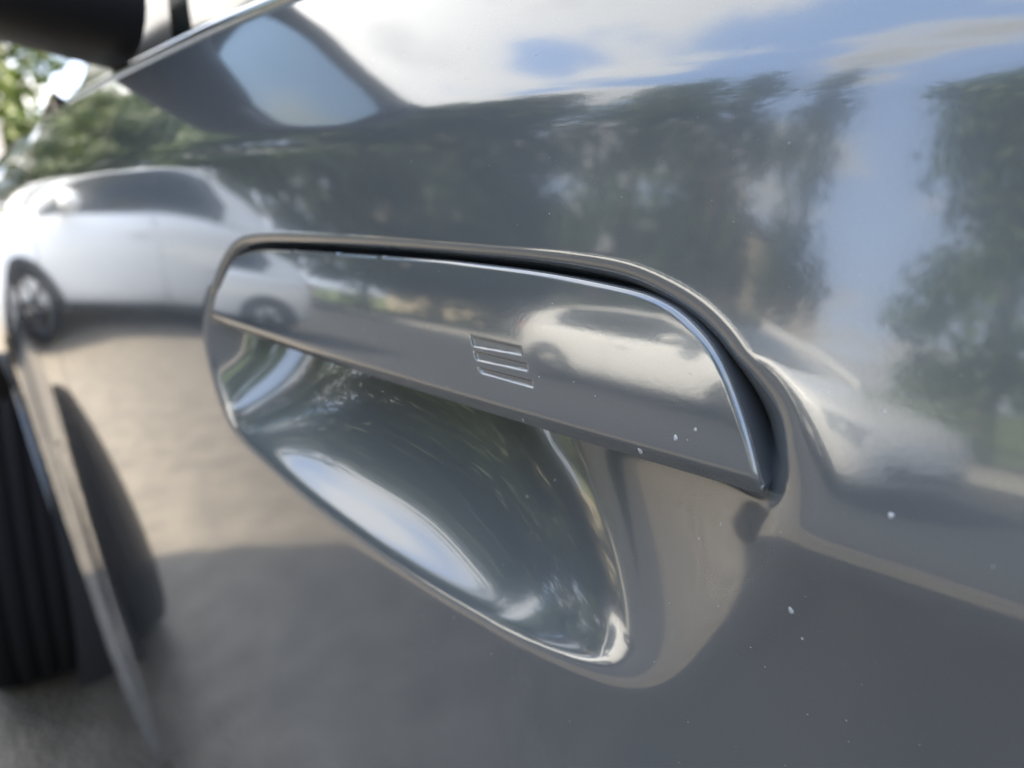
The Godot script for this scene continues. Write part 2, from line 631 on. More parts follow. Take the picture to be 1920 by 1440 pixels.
func make_handle(car: Node3D) -> void:
	var ctrl := PackedVector2Array()
	for i in H_TOP.size() / 2:
		ctrl.append(Vector2(H_TOP[2 * i], H_TOP[2 * i + 1]))
	for i in ctrl.size() - 1:
		var a := ctrl[maxi(i - 1, 0)]
		var d := ctrl[mini(i + 2, ctrl.size() - 1)]
		for k in 10:
			htop.append(ctrl[i].cubic_interpolate(ctrl[i + 1], a, d, k / 10.0))
	htop.append(ctrl[-1])
	var us := steps([[HX0, HX0 + 0.003, 0.0002], [HX0 + 0.003, -0.35, 0.0007], [-0.35, -0.1683, 0.0012], [-0.1683, -0.1380, 0.00022], [-0.1380, -0.1, 0.001], [-0.1, -0.076, 0.0005], [-0.076, HX1, 0.0002]])
	var vs := steps([[0.0, 0.14, 0.009], [0.14, 0.2, 0.01], [0.2, 0.62, 0.0055], [0.62, 0.94, 0.02], [0.94, 0.98, 0.006], [0.98, 1.0, 0.0035]])
	var nx := us.size()
	var ny := vs.size()
	var v := PackedVector3Array()
	var n := PackedVector3Array()
	var deep := PackedByteArray()
	for j in ny:
		for i in nx:
			var x := us[i]
			var yb := h_bottom(x)
			var yt := maxf(h_top(x), yb + 0.00002)
			var y := lerpf(yb, yt, vs[j])
			v.append(Vector3(x, y, handle_surface(x, y)))
			var e := 0.00012
			var gx := (handle_face(x + e, y) - handle_face(x - e, y)) / (2 * e)
			var gy := (handle_face(x, y + e) - handle_face(x, y - e)) / (2 * e)
			var p := Vector2(x, y)
			var q := top_nearest(p)
			var dt := p.distance_to(q)
			if dt < EDGE_R:                                                              # rounded edge
				var out := (q - p) / dt if dt > 0.0001 else (q - top_nearest(p + Vector2((-0.2 - x) * 0.002, -0.0004))).normalized()
				var side := Vector2.ZERO
				if dt <= 0.0001:
					var k := 0
					for m in htop.size():
						if htop[m].distance_squared_to(q) < htop[k].distance_squared_to(q):
							k = m
					side = (htop[mini(k + 1, htop.size() - 1)] - htop[maxi(k - 1, 0)]).normalized()
					out = Vector2(-side.y, side.x)
				var f := minf((EDGE_R - dt) / sqrt(maxf(1e-12, EDGE_R * EDGE_R - (EDGE_R - dt) * (EDGE_R - dt))), 4.0)
				gx -= f * out.x
				gy -= f * out.y
			n.append(Vector3(-gx, -gy, 1.0).normalized())
			deep.append(1 if groove_depth(Vector2(x, y)) > 0.00006 else 0)
	var face := PackedInt32Array()
	var marks := [PackedInt32Array(), PackedInt32Array(), PackedInt32Array()]
	for j in ny - 1:
		for i in nx - 1:
			var k := j * nx + i
			var t := [k, k + nx + 1, k + 1, k, k + nx, k + nx + 1]
			if deep[k] + deep[k + 1] + deep[k + nx] + deep[k + nx + 1] >= 2:
				marks[slot_of(v[k])].append_array(t)
			else:
				face.append_array(t)
	var grip := put("door_handle", sub_mesh(v, n, face), M.paint, car, "painted flush pull handle with three slanted slots")
	for m in marks:
		put("slanted_slot", sub_mesh(v, n, m), M.paint, grip)
	# the edge of the grip, going back into the recess, and its back
	var edge := []
	var back := []
	for i in range(0, nx, 2):
		edge.append(v[i])
	for i in range(nx - 1, -1, -2):
		edge.append(v[(ny - 1) * nx + i])
	var mid := Vector2(-0.2, 0.99)
	var r0 := PackedVector3Array()
	var r1 := PackedVector3Array()
	var r2 := PackedVector3Array()
	for p in edge:
		var to := (mid - Vector2(p.x, p.y)).normalized()
		to.x *= 0.3
		r0.append(p)
		r1.append(p + Vector3(to.x * 0.0005, to.y * 0.0005, -0.003))
		r2.append(Vector3(p.x + to.x * 0.004, p.y + to.y * 0.0035, p.z - 0.013))
	put("grip_edge", loft([r0, r1, r2], true, true), M.paint, grip)
	for x in [-0.335, -0.115]:
		put("handle_bracket", box_mesh(Vector3(x, 0.994, -0.026), Vector3(0.03, 0.012, 0.03)), M.black_plastic, grip)

# ------------------------------------------------------------------ the grey car
func ring_wheel(parent: Node3D, at: Vector3, turn: float, r: float, w: float, rim_mat: Material, treads: bool) -> void:
	var hub := Node3D.new()
	hub.name = "wheel"
	parent.add_child(hub, true)
	hub.position = at
	hub.rotation.y = turn
	var h := w / 2
	var prof := [[r * 0.70, h * 0.8], [r * 0.74, h * 0.98], [r * 0.86, h * 1.06], [r * 0.95, h * 0.98], [r * 0.985, h * 0.86], [r * 0.995, h * 0.72]]
	if treads:
		for g in [[0.5, 0.46], [0.17, 0.13], [-0.13, -0.17], [-0.46, -0.5]]:
			prof.append_array([[r, h * g[0]], [r - 0.006, h * (g[0] - 0.01)], [r - 0.006, h * (g[1] + 0.01)], [r, h * g[1]]])
	prof.append_array([[r * 0.995, -h * 0.72], [r * 0.985, -h * 0.86], [r * 0.95, -h * 0.98], [r * 0.86, -h * 1.06], [r * 0.74, -h * 0.98], [r * 0.70, -h * 0.8]])
	put("tyre", lathe_z(prof, 56), M.rubber, hub)
	var st := SurfaceTool.new()
	st.begin(Mesh.PRIMITIVE_TRIANGLES)
	st.append_from(lathe_z([[r * 0.71, h * 0.85], [r * 0.69, h * 0.93], [r * 0.64, h * 0.8], [r * 0.63, -h * 0.7]], 40), 0, Transform3D())
	for k in 5:
		var a := TAU * k / 5
		for s in [-0.16, 0.16]:
			var b := Basis(Vector3(0, 0, 1), a + s * 0.55)
			st.append_from(box_mesh(Vector3(r * 0.36, 0, h * 0.72), Vector3(r * 0.62, 0.03, 0.03)), 0, Transform3D(b, Vector3.ZERO))
	st.append_from(lathe_z([[0.001, h * 0.86], [r * 0.14, h * 0.82], [r * 0.16, h * 0.4]], 20), 0, Transform3D())
	put("rim", st.commit(), rim_mat, hub)
	put("brake_disc", lathe_z([[0.001, h * 0.3], [r * 0.5, h * 0.3], [r * 0.5, h * 0.2]], 24), M.dark_alloy, hub)

func grid(rows: int, cols: int, f: Callable) -> ArrayMesh:
	var all := []
	for i in rows + 1:
		var line := PackedVector3Array()
		for j in cols + 1:
			line.append(f.call(float(i) / rows, float(j) / cols))
		all.append(line)
	return loft(all)

func make_grey_car() -> Node3D:
	var car := thing("parked_car", "dark grey car seen along its glossy side, flush handle close up", "car")
	# ---- front door with its recess
	var xs := steps([[-0.858, -0.43, 0.012], [-0.43, -0.41, 0.003], [-0.41, -0.04, 0.0008], [-0.04, -0.02, 0.003], [-0.02, 0.034, 0.009]])
	var ys := steps([[0.11, 0.86, 0.02], [0.86, 0.872, 0.004], [0.872, 1.025, 0.0008], [1.025, 1.045, 0.002], [1.045, 1.075, 0.001], [1.075, 1.113, 0.003]])
	var d := door_panel(xs, ys, true)
	var door := put("front_door", sub_mesh(d[0], d[1], d[2]), M.paint, car, "glossy grey door panel mirroring trees, sky and white cars")
	put("handle_recess", sub_mesh(d[0], d[1], d[3]), M.paint, door, "scooped hollow under the handle, mirroring clouds")
	# top edge turns in towards the window
	put("door_edge", grid(3, 60, func(t: float, u: float):
		var x := lerpf(-0.858, 0.034, u)
		var z := side_z(x, 1.113)
		return Vector3(x, 1.113 + 0.003 * sin(t * PI / 2), z - 0.012 * (1 - cos(t * PI / 2)) - 0.004 * t)), M.paint, door)
	make_handle(car)
	# ---- rear door
	var rxs := steps([[0.039, 0.95, 0.02]])
	var rys := steps([[0.11, 0.9, 0.03], [0.9, 1.04, 0.006], [1.04, 1.075, 0.002], [1.075, 1.113, 0.004]])
	var rd := door_panel(rxs, rys, false)
	put("rear_door", sub_mesh(rd[0], rd[1], rd[2]), M.paint, car)
	# ---- front wing: above the arch, behind it and before it
	var wc := Vector2(-1.85, 0.315)
	var wr := 0.368
	put("front_wing", grid(70, 90, func(t: float, u: float):
		var x := lerpf(-2.42, -0.862, u)
		var y := lerpf(0.70, fender_top(x), pow(t, 0.8))
		return Vector3(x, y, side_z(x, y))), M.paint, car)
	var behind := func(t: float, u: float):
		var y := lerpf(0.11, 0.70, t)
		var xa := wc.x + sqrt(maxf(0.0, wr * wr - pow(y - wc.y, 2)))
		var x := lerpf(xa, -0.862, u)
		return Vector3(x, y, side_z(x, y))
	put("wing_panel", grid(50, 30, behind), M.paint, car)
	put("wing_panel", grid(30, 12, func(t: float, u: float):
		var y := lerpf(0.25, 0.70, t)
		var xa := wc.x - sqrt(maxf(0.0, wr * wr - pow(y - wc.y, 2)))
		var x := lerpf(-2.42, xa, u)
		return Vector3(x, y, side_z(x, y))), M.paint, car)
	# lip of the arch, turned in
	put("arch_lip", grid(48, 10, func(t: float, u: float):
		var a := lerpf(-0.60, PI + 0.25, t)
		var r := wr - 0.004 + 0.010 * sin(u * PI * 1.1)
		var e := Vector2(wc.x + cos(a) * wr, wc.y + sin(a) * wr)
		return Vector3(wc.x + cos(a) * r, wc.y + sin(a) * r, side_z(e.x, e.y) + 0.013 * sin(u * PI) - 0.03 * u * u)), M.paint, car)
	put("wheel_arch_liner", grid(30, 2, func(t: float, u: float):
		var a := lerpf(-0.5, PI + 0.4, t)
		return Vector3(wc.x + cos(a) * 0.41, wc.y + sin(a) * 0.41, lerpf(-0.1, -0.5, u))), M.dark, car)
	ring_wheel(car, Vector3(-1.86, 0.308, -0.115), deg_to_rad(-9), 0.312, 0.225, M.dark_alloy, true)
	# ---- sill, floor and far side, which shade the ground
	put("sill", grid(3, 30, func(t: float, u: float):
		var x := lerpf(-1.2, 0.95, u)
		return Vector3(x, 0.11 - 0.02 * t, side_z(x, 0.11) - 0.03 * t * t - 0.002)), M.black_plastic, car)
	put("underbody", box_mesh(Vector3(-0.1, 0.22, -0.95), Vector3(4.0, 0.06, 1.5)), M.dark, car)
	put("far_side", box_mesh(Vector3(0.0, 0.66, -1.78), Vector3(4.2, 0.9, 0.05)), M.paint, car)
	put("bulkhead", box_mesh(Vector3(-1.0, 0.68, -0.95), Vector3(0.05, 0.86, 1.4)), M.dark, car)
	put("rear_quarter", grid(20, 10, func(t: float, u: float):
		var x := lerpf(0.955, 2.05, u)
		var y := lerpf(0.6 if absf(x - 1.5) < 0.42 else 0.25, 1.113, t)
		return Vector3(x, y, side_z(x, y) - 0.1 * pow(maxf(0, x - 1.3), 2))), M.paint, car)
	ring_wheel(car, Vector3(1.5, 0.345, -0.2), 0.0, 0.345, 0.235, M.dark_alloy, false)
	put("tail", box_mesh(Vector3(2.07, 0.75, -0.93), Vector3(0.08, 0.75, 1.55)), M.paint, car)
	put("bonnet", grid(40, 24, func(t: float, u: float):
		var x := lerpf(-2.42, -0.95, t)
		var z0 := side_z(x, fender_top(x)) - 0.004
		var z := lerpf(z0, -1.86 - z0, u)
		return Vector3(x, fender_top(x) + 0.05 * sin(PI * u) - 0.004, z)), M.paint, car)
	put("front_bumper", grid(12, 20, func(t: float, u: float):
		var y := lerpf(0.22, fender_top(-2.42), t)
		var z0 := side_z(-2.42, y) - 0.006
		return Vector3(-2.42 - 0.14 * sin(PI * u) * sin(PI * (0.2 + 0.6 * t)), y, lerpf(z0, -1.86 - z0, u))), M.paint, car)
	# ---- glasshouse
	var zb := side_z(-0.3, 1.113) - 0.02
	var lean := 0.27
	var side := func(x: float, y: float): return Vector3(x, y, side_z(x, 1.113) - 0.026 - lean * (y - 1.125) / 0.44 * (0.6 + 0.4 * (y - 1.125) / 0.44))
	put("side_window", grid(16, 40, func(t: float, u: float):
		var y := lerpf(1.128, 1.54, t)
		return side.call(lerpf(lerpf(-0.80, -0.16, t), lerpf(1.55, 1.2, t), u), y)), M.car_glass, car)
	put("belt_trim", grid(8, 60, func(t: float, u: float):
		var x := lerpf(-0.80, 1.55, u)
		var a := t * PI
		return Vector3(x, 1.1235 - 0.0065 * cos(a), side_z(x, 1.113) - 0.021 + 0.009 * sin(a))), M.satin, car)
	put("window_rubber", grid(2, 60, func(t: float, u: float):
		var x := lerpf(-0.858, 1.55, u)
		return Vector3(x, lerpf(1.108, 1.128, t), side_z(x, 1.113) - 0.023)), M.dark, car)
	for s in [[-0.93, -0.30, -0.80, -0.16]]:
		put("front_pillar", grid(10, 4, func(t: float, u: float):
			var y := lerpf(1.12, 1.545, t)
			var p: Vector3 = side.call(lerpf(lerpf(s[0], s[1], t), lerpf(s[2], s[3], t), u), y)
			return p + Vector3(0, 0, 0.008 * sin(PI * u) - 0.05 * pow(1 - u, 3))), M.gloss_black, car)
	put("rear_pillar", grid(10, 4, func(t: float, u: float):
		var y := lerpf(1.113, 1.545, t)
		return side.call(lerpf(lerpf(1.55, 1.2, t), lerpf(2.08, 1.75, t), u), y) + Vector3(0, 0, 0.004)), M.paint, car)
	put("far_window", grid(6, 6, func(t: float, u: float):
		var p: Vector3 = side.call(lerpf(lerpf(-0.93, -0.3, t), lerpf(2.08, 1.75, t), u), lerpf(1.113, 1.545, t))
		return Vector3(p.x, p.y, -1.86 - p.z)), M.car_glass, car)
	put("roof", grid(20, 20, func(t: float, u: float):
		var x := lerpf(-0.34, 1.78, t)
		var e: Vector3 = side.call(x, 1.54)
		return Vector3(x, 1.545 + 0.05 * pow(sin(PI * u), 0.5) * pow(sin(PI * clampf(t, 0.02, 0.98)), 0.4), lerpf(e.z + 0.008, -1.86 - e.z, u))), M.paint, car)
	put("windscreen", grid(8, 12, func(t: float, u: float):
		var x := lerpf(-0.93, -0.32, t)
		var e: Vector3 = side.call(x, lerpf(1.12, 1.545, t))
		return Vector3(x - 0.12 * sin(PI * u), lerpf(1.12, 1.56, t), lerpf(e.z - 0.04, -1.86 - e.z, u))), M.car_glass, car)
	# ---- door mirror
	var mir := Node3D.new()
	mir.name = "side_mirror"
	car.add_child(mir)
	mir.position = Vector3(-0.655, 1.226, 0.10)
	mir.rotation.y = deg_to_rad(-6)
	var rows := []
	for i in 15:
		var t := i / 14.0
		var x := lerpf(0.062, -0.115, t)
		var s := pow(1.0 - pow(t, 2.6), 0.5) if i < 14 else 0.04
		var line := PackedVector3Array()
		for k in 40:
			var a := TAU * k / 40
			var c := cos(a)
			var q := sin(a)
			var hz := 0.128 * s * (1.0 + 0.08 * q)
			var hy := (0.060 if q > 0 else 0.058) * (0.35 + 0.65 * s)
			line.append(Vector3(x + 0.02 * c * signf(c) * c, hy * signf(q) * pow(absf(q), 0.62) + 0.012 * c, hz * signf(c) * pow(absf(c), 0.62)))
		rows.append(line)
	var shell := put("mirror_housing", loft(rows, true, false), M.rough_black, mir)
	var glass_row := PackedVector3Array()
	var inner_row := PackedVector3Array()
	for p in rows[0]:
		inner_row.append(Vector3(p.x - 0.008, p.y * 0.80, p.z * 0.82))
		glass_row.append(Vector3(p.x - 0.009, p.y * 0.74, p.z * 0.76))
	put("housing_rim", loft([rows[0], inner_row], true), M.black_plastic, mir)
	put("mirror_glass", disc(glass_row), M.mirror, mir)
	put("mirror_backing", loft([inner_row, glass_row], true), M.dark, mir)
	var foot := []
	for i in 9:
		var t := i / 8.0
		var line := PackedVector3Array()
		for k in 24:
			var a := TAU * k / 24
			line.append(Vector3(0.0 + cos(a) * lerpf(0.06, 0.045, t) * signf(cos(a)) * cos(a), -0.05 - 0.018 * (1 - t) + sin(a) * lerpf(0.030, 0.022, t), lerpf(-0.15, -0.02, t)))
			line[k].x = 0.0 + signf(cos(a)) * pow(absf(cos(a)), 0.7) * lerpf(0.085, 0.05, t) + 0.03 * (1 - t)
		foot.append(line)
	put("mirror_foot", loft(foot, true, true), M.rough_black, mir)
	put("mirror_triangle", grid(4, 4, func(t: float, u: float):
		var y := lerpf(1.118, 1.20 , t)
		return side.call(lerpf(lerpf(-0.82, -0.70, t), lerpf(-0.50, -0.60, t), u), y) + Vector3(0, 0, 0.008)), M.gloss_black, car)
	return car

# ------------------------------------------------------------------ white cars
func make_white_car(label: String, at: Vector3, turn: float, long := 1.0) -> Node3D:
	# front towards -x, 4.1 m long
	var car := thing("white_car", label, "car", at, turn, "white cars parked around the grey car")
	var S := [[-2.05, 0.36, 0.60, 0.52], [-2.0, 0.25, 0.70, 0.68], [-1.85, 0.2, 0.80, 0.80], [-1.5, 0.19, 0.90, 0.855], [-1.0, 0.19, 0.985, 0.875], [-0.7, 0.19, 1.02, 0.88], [0.0, 0.19, 1.03, 0.885], [0.8, 0.19, 1.05, 0.885], [1.4, 0.2, 1.07, 0.87], [1.8, 0.24, 1.08, 0.84], [1.98, 0.3, 1.05, 0.77], [2.03, 0.42, 0.95, 0.7]]
	var rows := []
	for s in S:
		var line := PackedVector3Array()
		var w: float = s[3]
		var b: float = s[1]
		var t: float = s[2]
		for q in [[0.0, 0.0], [0.8, 0.0], [0.93, 0.06], [0.985, 0.25], [1.0, 0.5], [0.995, 0.68], [0.99, 0.78], [0.965, 0.88], [0.92, 0.96], [0.8, 1.0], [0.4, 1.035], [0.0, 1.045]]:
			line.append(Vector3(s[0], b + (t - b) * q[1], w * q[0]))
		for k in range(10, 0, -1):
			line.append(Vector3(line[k].x, line[k].y, -line[k].z))
		rows.append(line)
	put("body", loft(rows, true, true), M.white_paint, car)
	# glasshouse: dark glass, then a white roof and pillars just proud of it
	var G := [[-0.98, 1.0, 0.80, 1.0, 0.74], [-0.45, 1.0, 0.80, 1.28, 0.66], [-0.05, 1.0, 0.80, 1.45, 0.60], [0.6, 1.02, 0.80, 1.49, 0.59], [1.3, 1.04, 0.79, 1.45, 0.58], [1.75, 1.05, 0.76, 1.32, 0.56], [1.95, 1.05, 0.70, 1.08, 0.6]]
	rows = []
	for s in G:
		var line := PackedVector3Array()
		for q in [[s[2], s[1] - 0.03], [lerpf(s[2], s[4], 0.5) + 0.03, lerpf(s[1], s[3], 0.5)], [s[4], s[3] - 0.02], [s[4] - 0.06, s[3]], [0.0, s[3] + 0.015]]:
			line.append(Vector3(s[0], q[1], q[0]))
		for k in range(3, -1, -1):
			line.append(Vector3(line[k].x, line[k].y, -line[k].z))
		rows.append(line)
	put("window_glass", loft(rows, false, false), M.car_glass, car)
	var R := []
	for i in range(2, 6):
		var s: Array = G[i]
		R.append(PackedVector3Array([Vector3(s[0], s[3] - 0.05, s[4] + 0.022), Vector3(s[0], s[3] - 0.01, s[4] + 0.012), Vector3(s[0], s[3] + 0.012, s[4] - 0.06), Vector3(s[0], s[3] + 0.03, 0), Vector3(s[0], s[3] + 0.012, -s[4] + 0.06), Vector3(s[0], s[3] - 0.01, -s[4] - 0.012), Vector3(s[0], s[3] - 0.05, -s[4] - 0.022)]))
	put("roof", loft(R), M.white_paint, car)
	for s in [-1, 1]:
		put("front_pillar", tube(PackedVector3Array([Vector3(-1.0, 0.99, 0.77 * s), Vector3(-0.45, 1.27, 0.675 * s), Vector3(-0.02, 1.445, 0.61 * s)]), PackedFloat32Array([0.05, 0.045, 0.04])), M.white_paint, car)
		var pl := SurfaceTool.new()
		pl.begin(Mesh.PRIMITIVE_TRIANGLES)
		pl.append_from(loft([PackedVector3Array([Vector3(1.2, 1.05, 0.815 * s), Vector3(1.36, 1.2, 0.745 * s), Vector3(1.25, 1.44, 0.61 * s)]), PackedVector3Array([Vector3(1.86, 1.06, 0.76 * s), Vector3(1.85, 1.2, 0.69 * s), Vector3(1.74, 1.33, 0.585 * s)])]), 0, Transform3D())
		put("rear_pillar", pl.commit(), M.white_paint, car)
		var door := put("door_seam", tube(PackedVector3Array([Vector3(0.32, 0.3, 0.868 * s), Vector3(0.32, 0.7, 0.884 * s), Vector3(0.3, 1.0, 0.855 * s)]), PackedFloat32Array([0.006, 0.006, 0.006]), 6), M.dark, car)
		door.position.z = -0.001 * s
		put("door_handle", box_mesh(Vector3(0.12, 0.86, 0.885 * s), Vector3(0.2, 0.03, 0.03)), M.white_paint, car)
		var m := SphereMesh.new()
		m.radius = 0.11
		m.height = 0.16
		var st := SurfaceTool.new()
		st.begin(Mesh.PRIMITIVE_TRIANGLES)
		st.append_from(m, 0, Transform3D(Basis(Vector3(1.0, 0, 0), Vector3(0, 1, 0), Vector3(0, 0, 1.15)), Vector3(-0.62, 1.08, 0.97 * s)))
		st.append_from(box_mesh(Vector3(-0.62, 1.04, 0.86 * s), Vector3(0.07, 0.04, 0.14)), 0, Transform3D())
		put("side_mirror", st.commit(), M.white_paint, car)
		var hl := SurfaceTool.new()
		hl.begin(Mesh.PRIMITIVE_TRIANGLES)
		hl.append_from(loft([PackedVector3Array([Vector3(-2.005, 0.60, 0.5 * s), Vector3(-1.99, 0.69, 0.5 * s)]), PackedVector3Array([Vector3(-1.95, 0.62, 0.72 * s), Vector3(-1.93, 0.74, 0.69 * s)]), PackedVector3Array([Vector3(-1.74, 0.68, 0.83 * s), Vector3(-1.70, 0.80, 0.80 * s)])]), 0, Transform3D(Basis(), Vector3(-0.015, 0.01, 0.015 * s)))
		put("headlight", hl.commit(), M.lamp_lens, car)
		put("tail_light", box_mesh(Vector3(1.97, 0.92, 0.68 * s), Vector3(0.08, 0.2, 0.16)), M.red_lens, car)
		put("sill_trim", box_mesh(Vector3(0.0, 0.235, 0.83 * s), Vector3(1.7, 0.07, 0.06)), M.black_plastic, car)
		for x in [-1.3, 1.25]:
			var turn2 := 0.0 if s > 0 else PI
			put("wheel_arch", lathe_half(x * long, s), M.dark, car)
			ring_wheel(car, Vector3(x, 0.315, 0.775 * s), turn2, 0.315, 0.21, M.dark_alloy, false)
	put("grille", box_mesh(Vector3(-2.02, 0.42, 0), Vector3(0.08, 0.14, 0.9)), M.black_plastic, car)
	put("number_plate", box_mesh(Vector3(-2.07, 0.50, 0), Vector3(0.02, 0.11, 0.5)), M.frame_white, car)
	for c in car.get_children():
		if c.name.begins_with("wheel"):
			c.position.x *= long
			if c is MeshInstance3D:
				c.position.x = 0.0
		else:
			c.scale.x = long
	return car

func lathe_half(x: float, s: int) -> ArrayMesh:
	return grid(24, 3, func(t: float, u: float):
		var a := lerpf(-0.25, PI + 0.25, t)
		var r := lerpf(0.2, 0.385, u)
		var y := 0.315 + sin(a) * r
		return Vector3(x + cos(a) * r, y, s * (0.893 if u > 0.5 else 0.885) * (1.0 - 0.06 * pow(clampf((0.45 - y) / 0.3, 0, 1), 2))))

# ------------------------------------------------------------------ trees, shrubs, house
var crowns := []

func crown_mesh(seed_: int, n: int, lumps: int, wide: float) -> ArrayMesh:
	# a unit-high crown of leaf sprays, clumped on a few dozen centres with gaps between
	var r := RandomNumberGenerator.new()
	r.seed = seed_
	var cs := []
	for i in lumps:
		var h := r.randf()
		var rad := wide * sqrt(sin(PI * clampf(0.12 + 0.8 * h, 0, 1))) * sqrt(r.randf()) * 0.9
		var a := r.randf() * TAU
		cs.append([Vector3(cos(a) * rad, h, sin(a) * rad), r.randf_range(0.07, 0.15)])
	var v := PackedVector3Array()
	var nn := PackedVector3Array()
	var ix := PackedInt32Array()
	for i in n:
		var c: Array = cs[r.randi() % lumps]
		var dir := Vector3(r.randfn(), r.randfn() * 0.8, r.randfn()).normalized()
		var p: Vector3 = c[0] + dir * c[1] * pow(r.randf(), 0.4)
		var e := Vector3(r.randfn(), r.randfn(), r.randfn()).normalized()
		var f := e.cross(dir + Vector3(0.01, 0.3, 0)).normalized()
		var s := r.randf_range(0.012, 0.03)
		var k := v.size()
		var nm := e.cross(f)
		v.append_array([p - e * s, p + f * s * 0.55, p + e * s * 1.2, p - f * s * 0.55])
		nn.append_array([nm, nm, nm, nm])
		ix.append_array([k, k + 1, k + 2, k, k + 2, k + 3])
	return arrays_mesh(v, nn, ix)

func make_tree(called: String, label: String, at: Vector3, h: float, kind: int, mat: Material, spread := 1.0, clear := 0.22) -> Node3D:
	var t := thing(called, label, "tree", at, rng.randf() * TAU, "trees around the parked cars")
	var st := SurfaceTool.new()
	st.begin(Mesh.PRIMITIVE_TRIANGLES)
	var r0 := h * 0.022
	st.append_from(tube(PackedVector3Array([Vector3(0, -0.05, 0), Vector3(0, h * 0.06, 0), Vector3(h * 0.01, h * 0.35, 0.02 * h), Vector3(0, h * 0.85, 0)]), PackedFloat32Array([r0 * 1.5, r0, r0 * 0.75, r0 * 0.15])), 0, Transform3D())
	for i in 9:
		var y := h * rng.randf_range(0.25, 0.75)
		var a := rng.randf() * TAU
		var l := h * spread * rng.randf_range(0.12, 0.25)
		var d := Vector3(cos(a), 0, sin(a))
		st.append_from(tube(PackedVector3Array([Vector3(0, y, 0), d * l * 0.5 + Vector3(0, y + l * 0.25, 0), d * l + Vector3(0, y + l * 0.75, 0)]), PackedFloat32Array([r0 * 0.45, r0 * 0.3, r0 * 0.08]), 6), 0, Transform3D())
	put("trunk", st.commit(), M.bark, t)
	var c := put("crown", crowns[kind], mat, t)
	c.position.y = h * clear
	c.scale = Vector3(h * spread, h * (1 - clear), h * spread)
	return t

func make_shrub(label: String, at: Vector3, w: float, h: float, mat: Material) -> void:
	var t := thing("shrub", label, "shrub", at, rng.randf() * TAU, "shrubs along the verge")
	var c := put("foliage", crowns[2], mat, t)
	c.scale = Vector3(w, h, w)
	put("stem", tube(PackedVector3Array([Vector3(0, -0.05, 0), Vector3(0, h * 0.6, 0)]), PackedFloat32Array([0.04, 0.02])), M.bark, t)

func make_house(label: String, at: Vector3, turn: float, w: float, l: float, eave: float, ridge: float) -> void:
	var t := thing("house", label, "house", at, turn, "houses beyond the trees")
	var rows := []
	for x in [-l / 2, l / 2]:
		rows.append(PackedVector3Array([Vector3(x, 0, -w / 2), Vector3(x, eave, -w / 2), Vector3(x, ridge, 0), Vector3(x, eave, w / 2), Vector3(x, 0, w / 2)]))
	put("wall", loft(rows, true, true, false), M.render_wall, t)
	var roof := Node3D.new()
	roof.name = "roof"
	t.add_child(roof)
	var o := 0.35
	for s in [-1, 1]:
		var run := Vector2(w / 2, ridge - eave)
		var e := run.normalized() * o
		put("roof_slope", loft([PackedVector3Array([Vector3(-l / 2 - o, ridge + 0.06, 0), Vector3(-l / 2 - o, eave - e.y + 0.06, s * (w / 2 + e.x)), Vector3(-l / 2 - o, eave - e.y + 0.2, s * (w / 2 + e.x)), Vector3(-l / 2 - o, ridge + 0.22, 0)]), PackedVector3Array([Vector3(l / 2 + o, ridge + 0.06, 0), Vector3(l / 2 + o, eave - e.y + 0.06, s * (w / 2 + e.x)), Vector3(l / 2 + o, eave - e.y + 0.2, s * (w / 2 + e.x)), Vector3(l / 2 + o, ridge + 0.22, 0)])], true, true, false), M.roof_tile, roof)
	put("chimney", box_mesh(Vector3(l * 0.2, ridge + 0.4, 0.3), Vector3(0.6, 1.2, 0.6)), M.render_wall, roof)
	for k in [[-0.25, 1.3], [0.25, 1.3], [-0.25, 3.9], [0.25, 3.9]]:
		if k[1] < eave:
			var f := put("window", box_mesh(Vector3(l * k[0], k[1] + 0.3, -w / 2 - 0.02), Vector3(1.3, 1.3, 0.08)), M.frame_white, t)
			put("pane", box_mesh(Vector3(l * k[0], k[1] + 0.3, -w / 2 - 0.05), Vector3(1.1, 1.1, 0.06)), M.car_glass, f)

# ------------------------------------------------------------------ small drops and specks on the paint
func make_speck(label: String, x: float, y: float, r: float, tall: float, on_handle: bool, mat: Material, called := "water_drop", cat := "water drop", seed_ := 1) -> void:
	var z := 0.0
	var e := 0.0006
	var f := func(a: float, b: float) -> float:
		if on_handle:
			return handle_surface(a, b)
		return side_z(a, b) - recess_depth(a, b, rim_distance(Vector2(a, b)))
	z = f.call(x, y)
	var n := Vector3(-(f.call(x + e, y) - f.call(x - e, y)) / (2 * e), -(f.call(x, y + e) - f.call(x, y - e)) / (2 * e), 1).normalized()
	var rows := []
	var r2 := RandomNumberGenerator.new()
	r2.seed = seed_
	var wob := PackedFloat32Array()
	for k in 20:
		wob.append(1.0 + 0.12 * sin(k * TAU / 20 * 3 + seed_) + 0.08 * sin(k * TAU / 20 * 2 + seed_ * 2.0))
	for i in 6:
		var t := i / 5.0
		var line := PackedVector3Array()
		for k in 20:
			var a := TAU * k / 20
			line.append(Vector3(cos(a) * cos(t * PI / 2) * r * wob[k], sin(a) * cos(t * PI / 2) * r * tall * wob[k], sin(t * PI / 2) * r * 0.45 - r * 0.05))
		rows.append(line)
	var o := put(called, loft(rows, true), mat)
	mark(o, label, cat, "specks of water on the paint")
	var up := (Vector3.UP - n * n.y).normalized()
	o.transform = Transform3D(Basis(up.cross(n), up, n), Vector3(x, y, z))

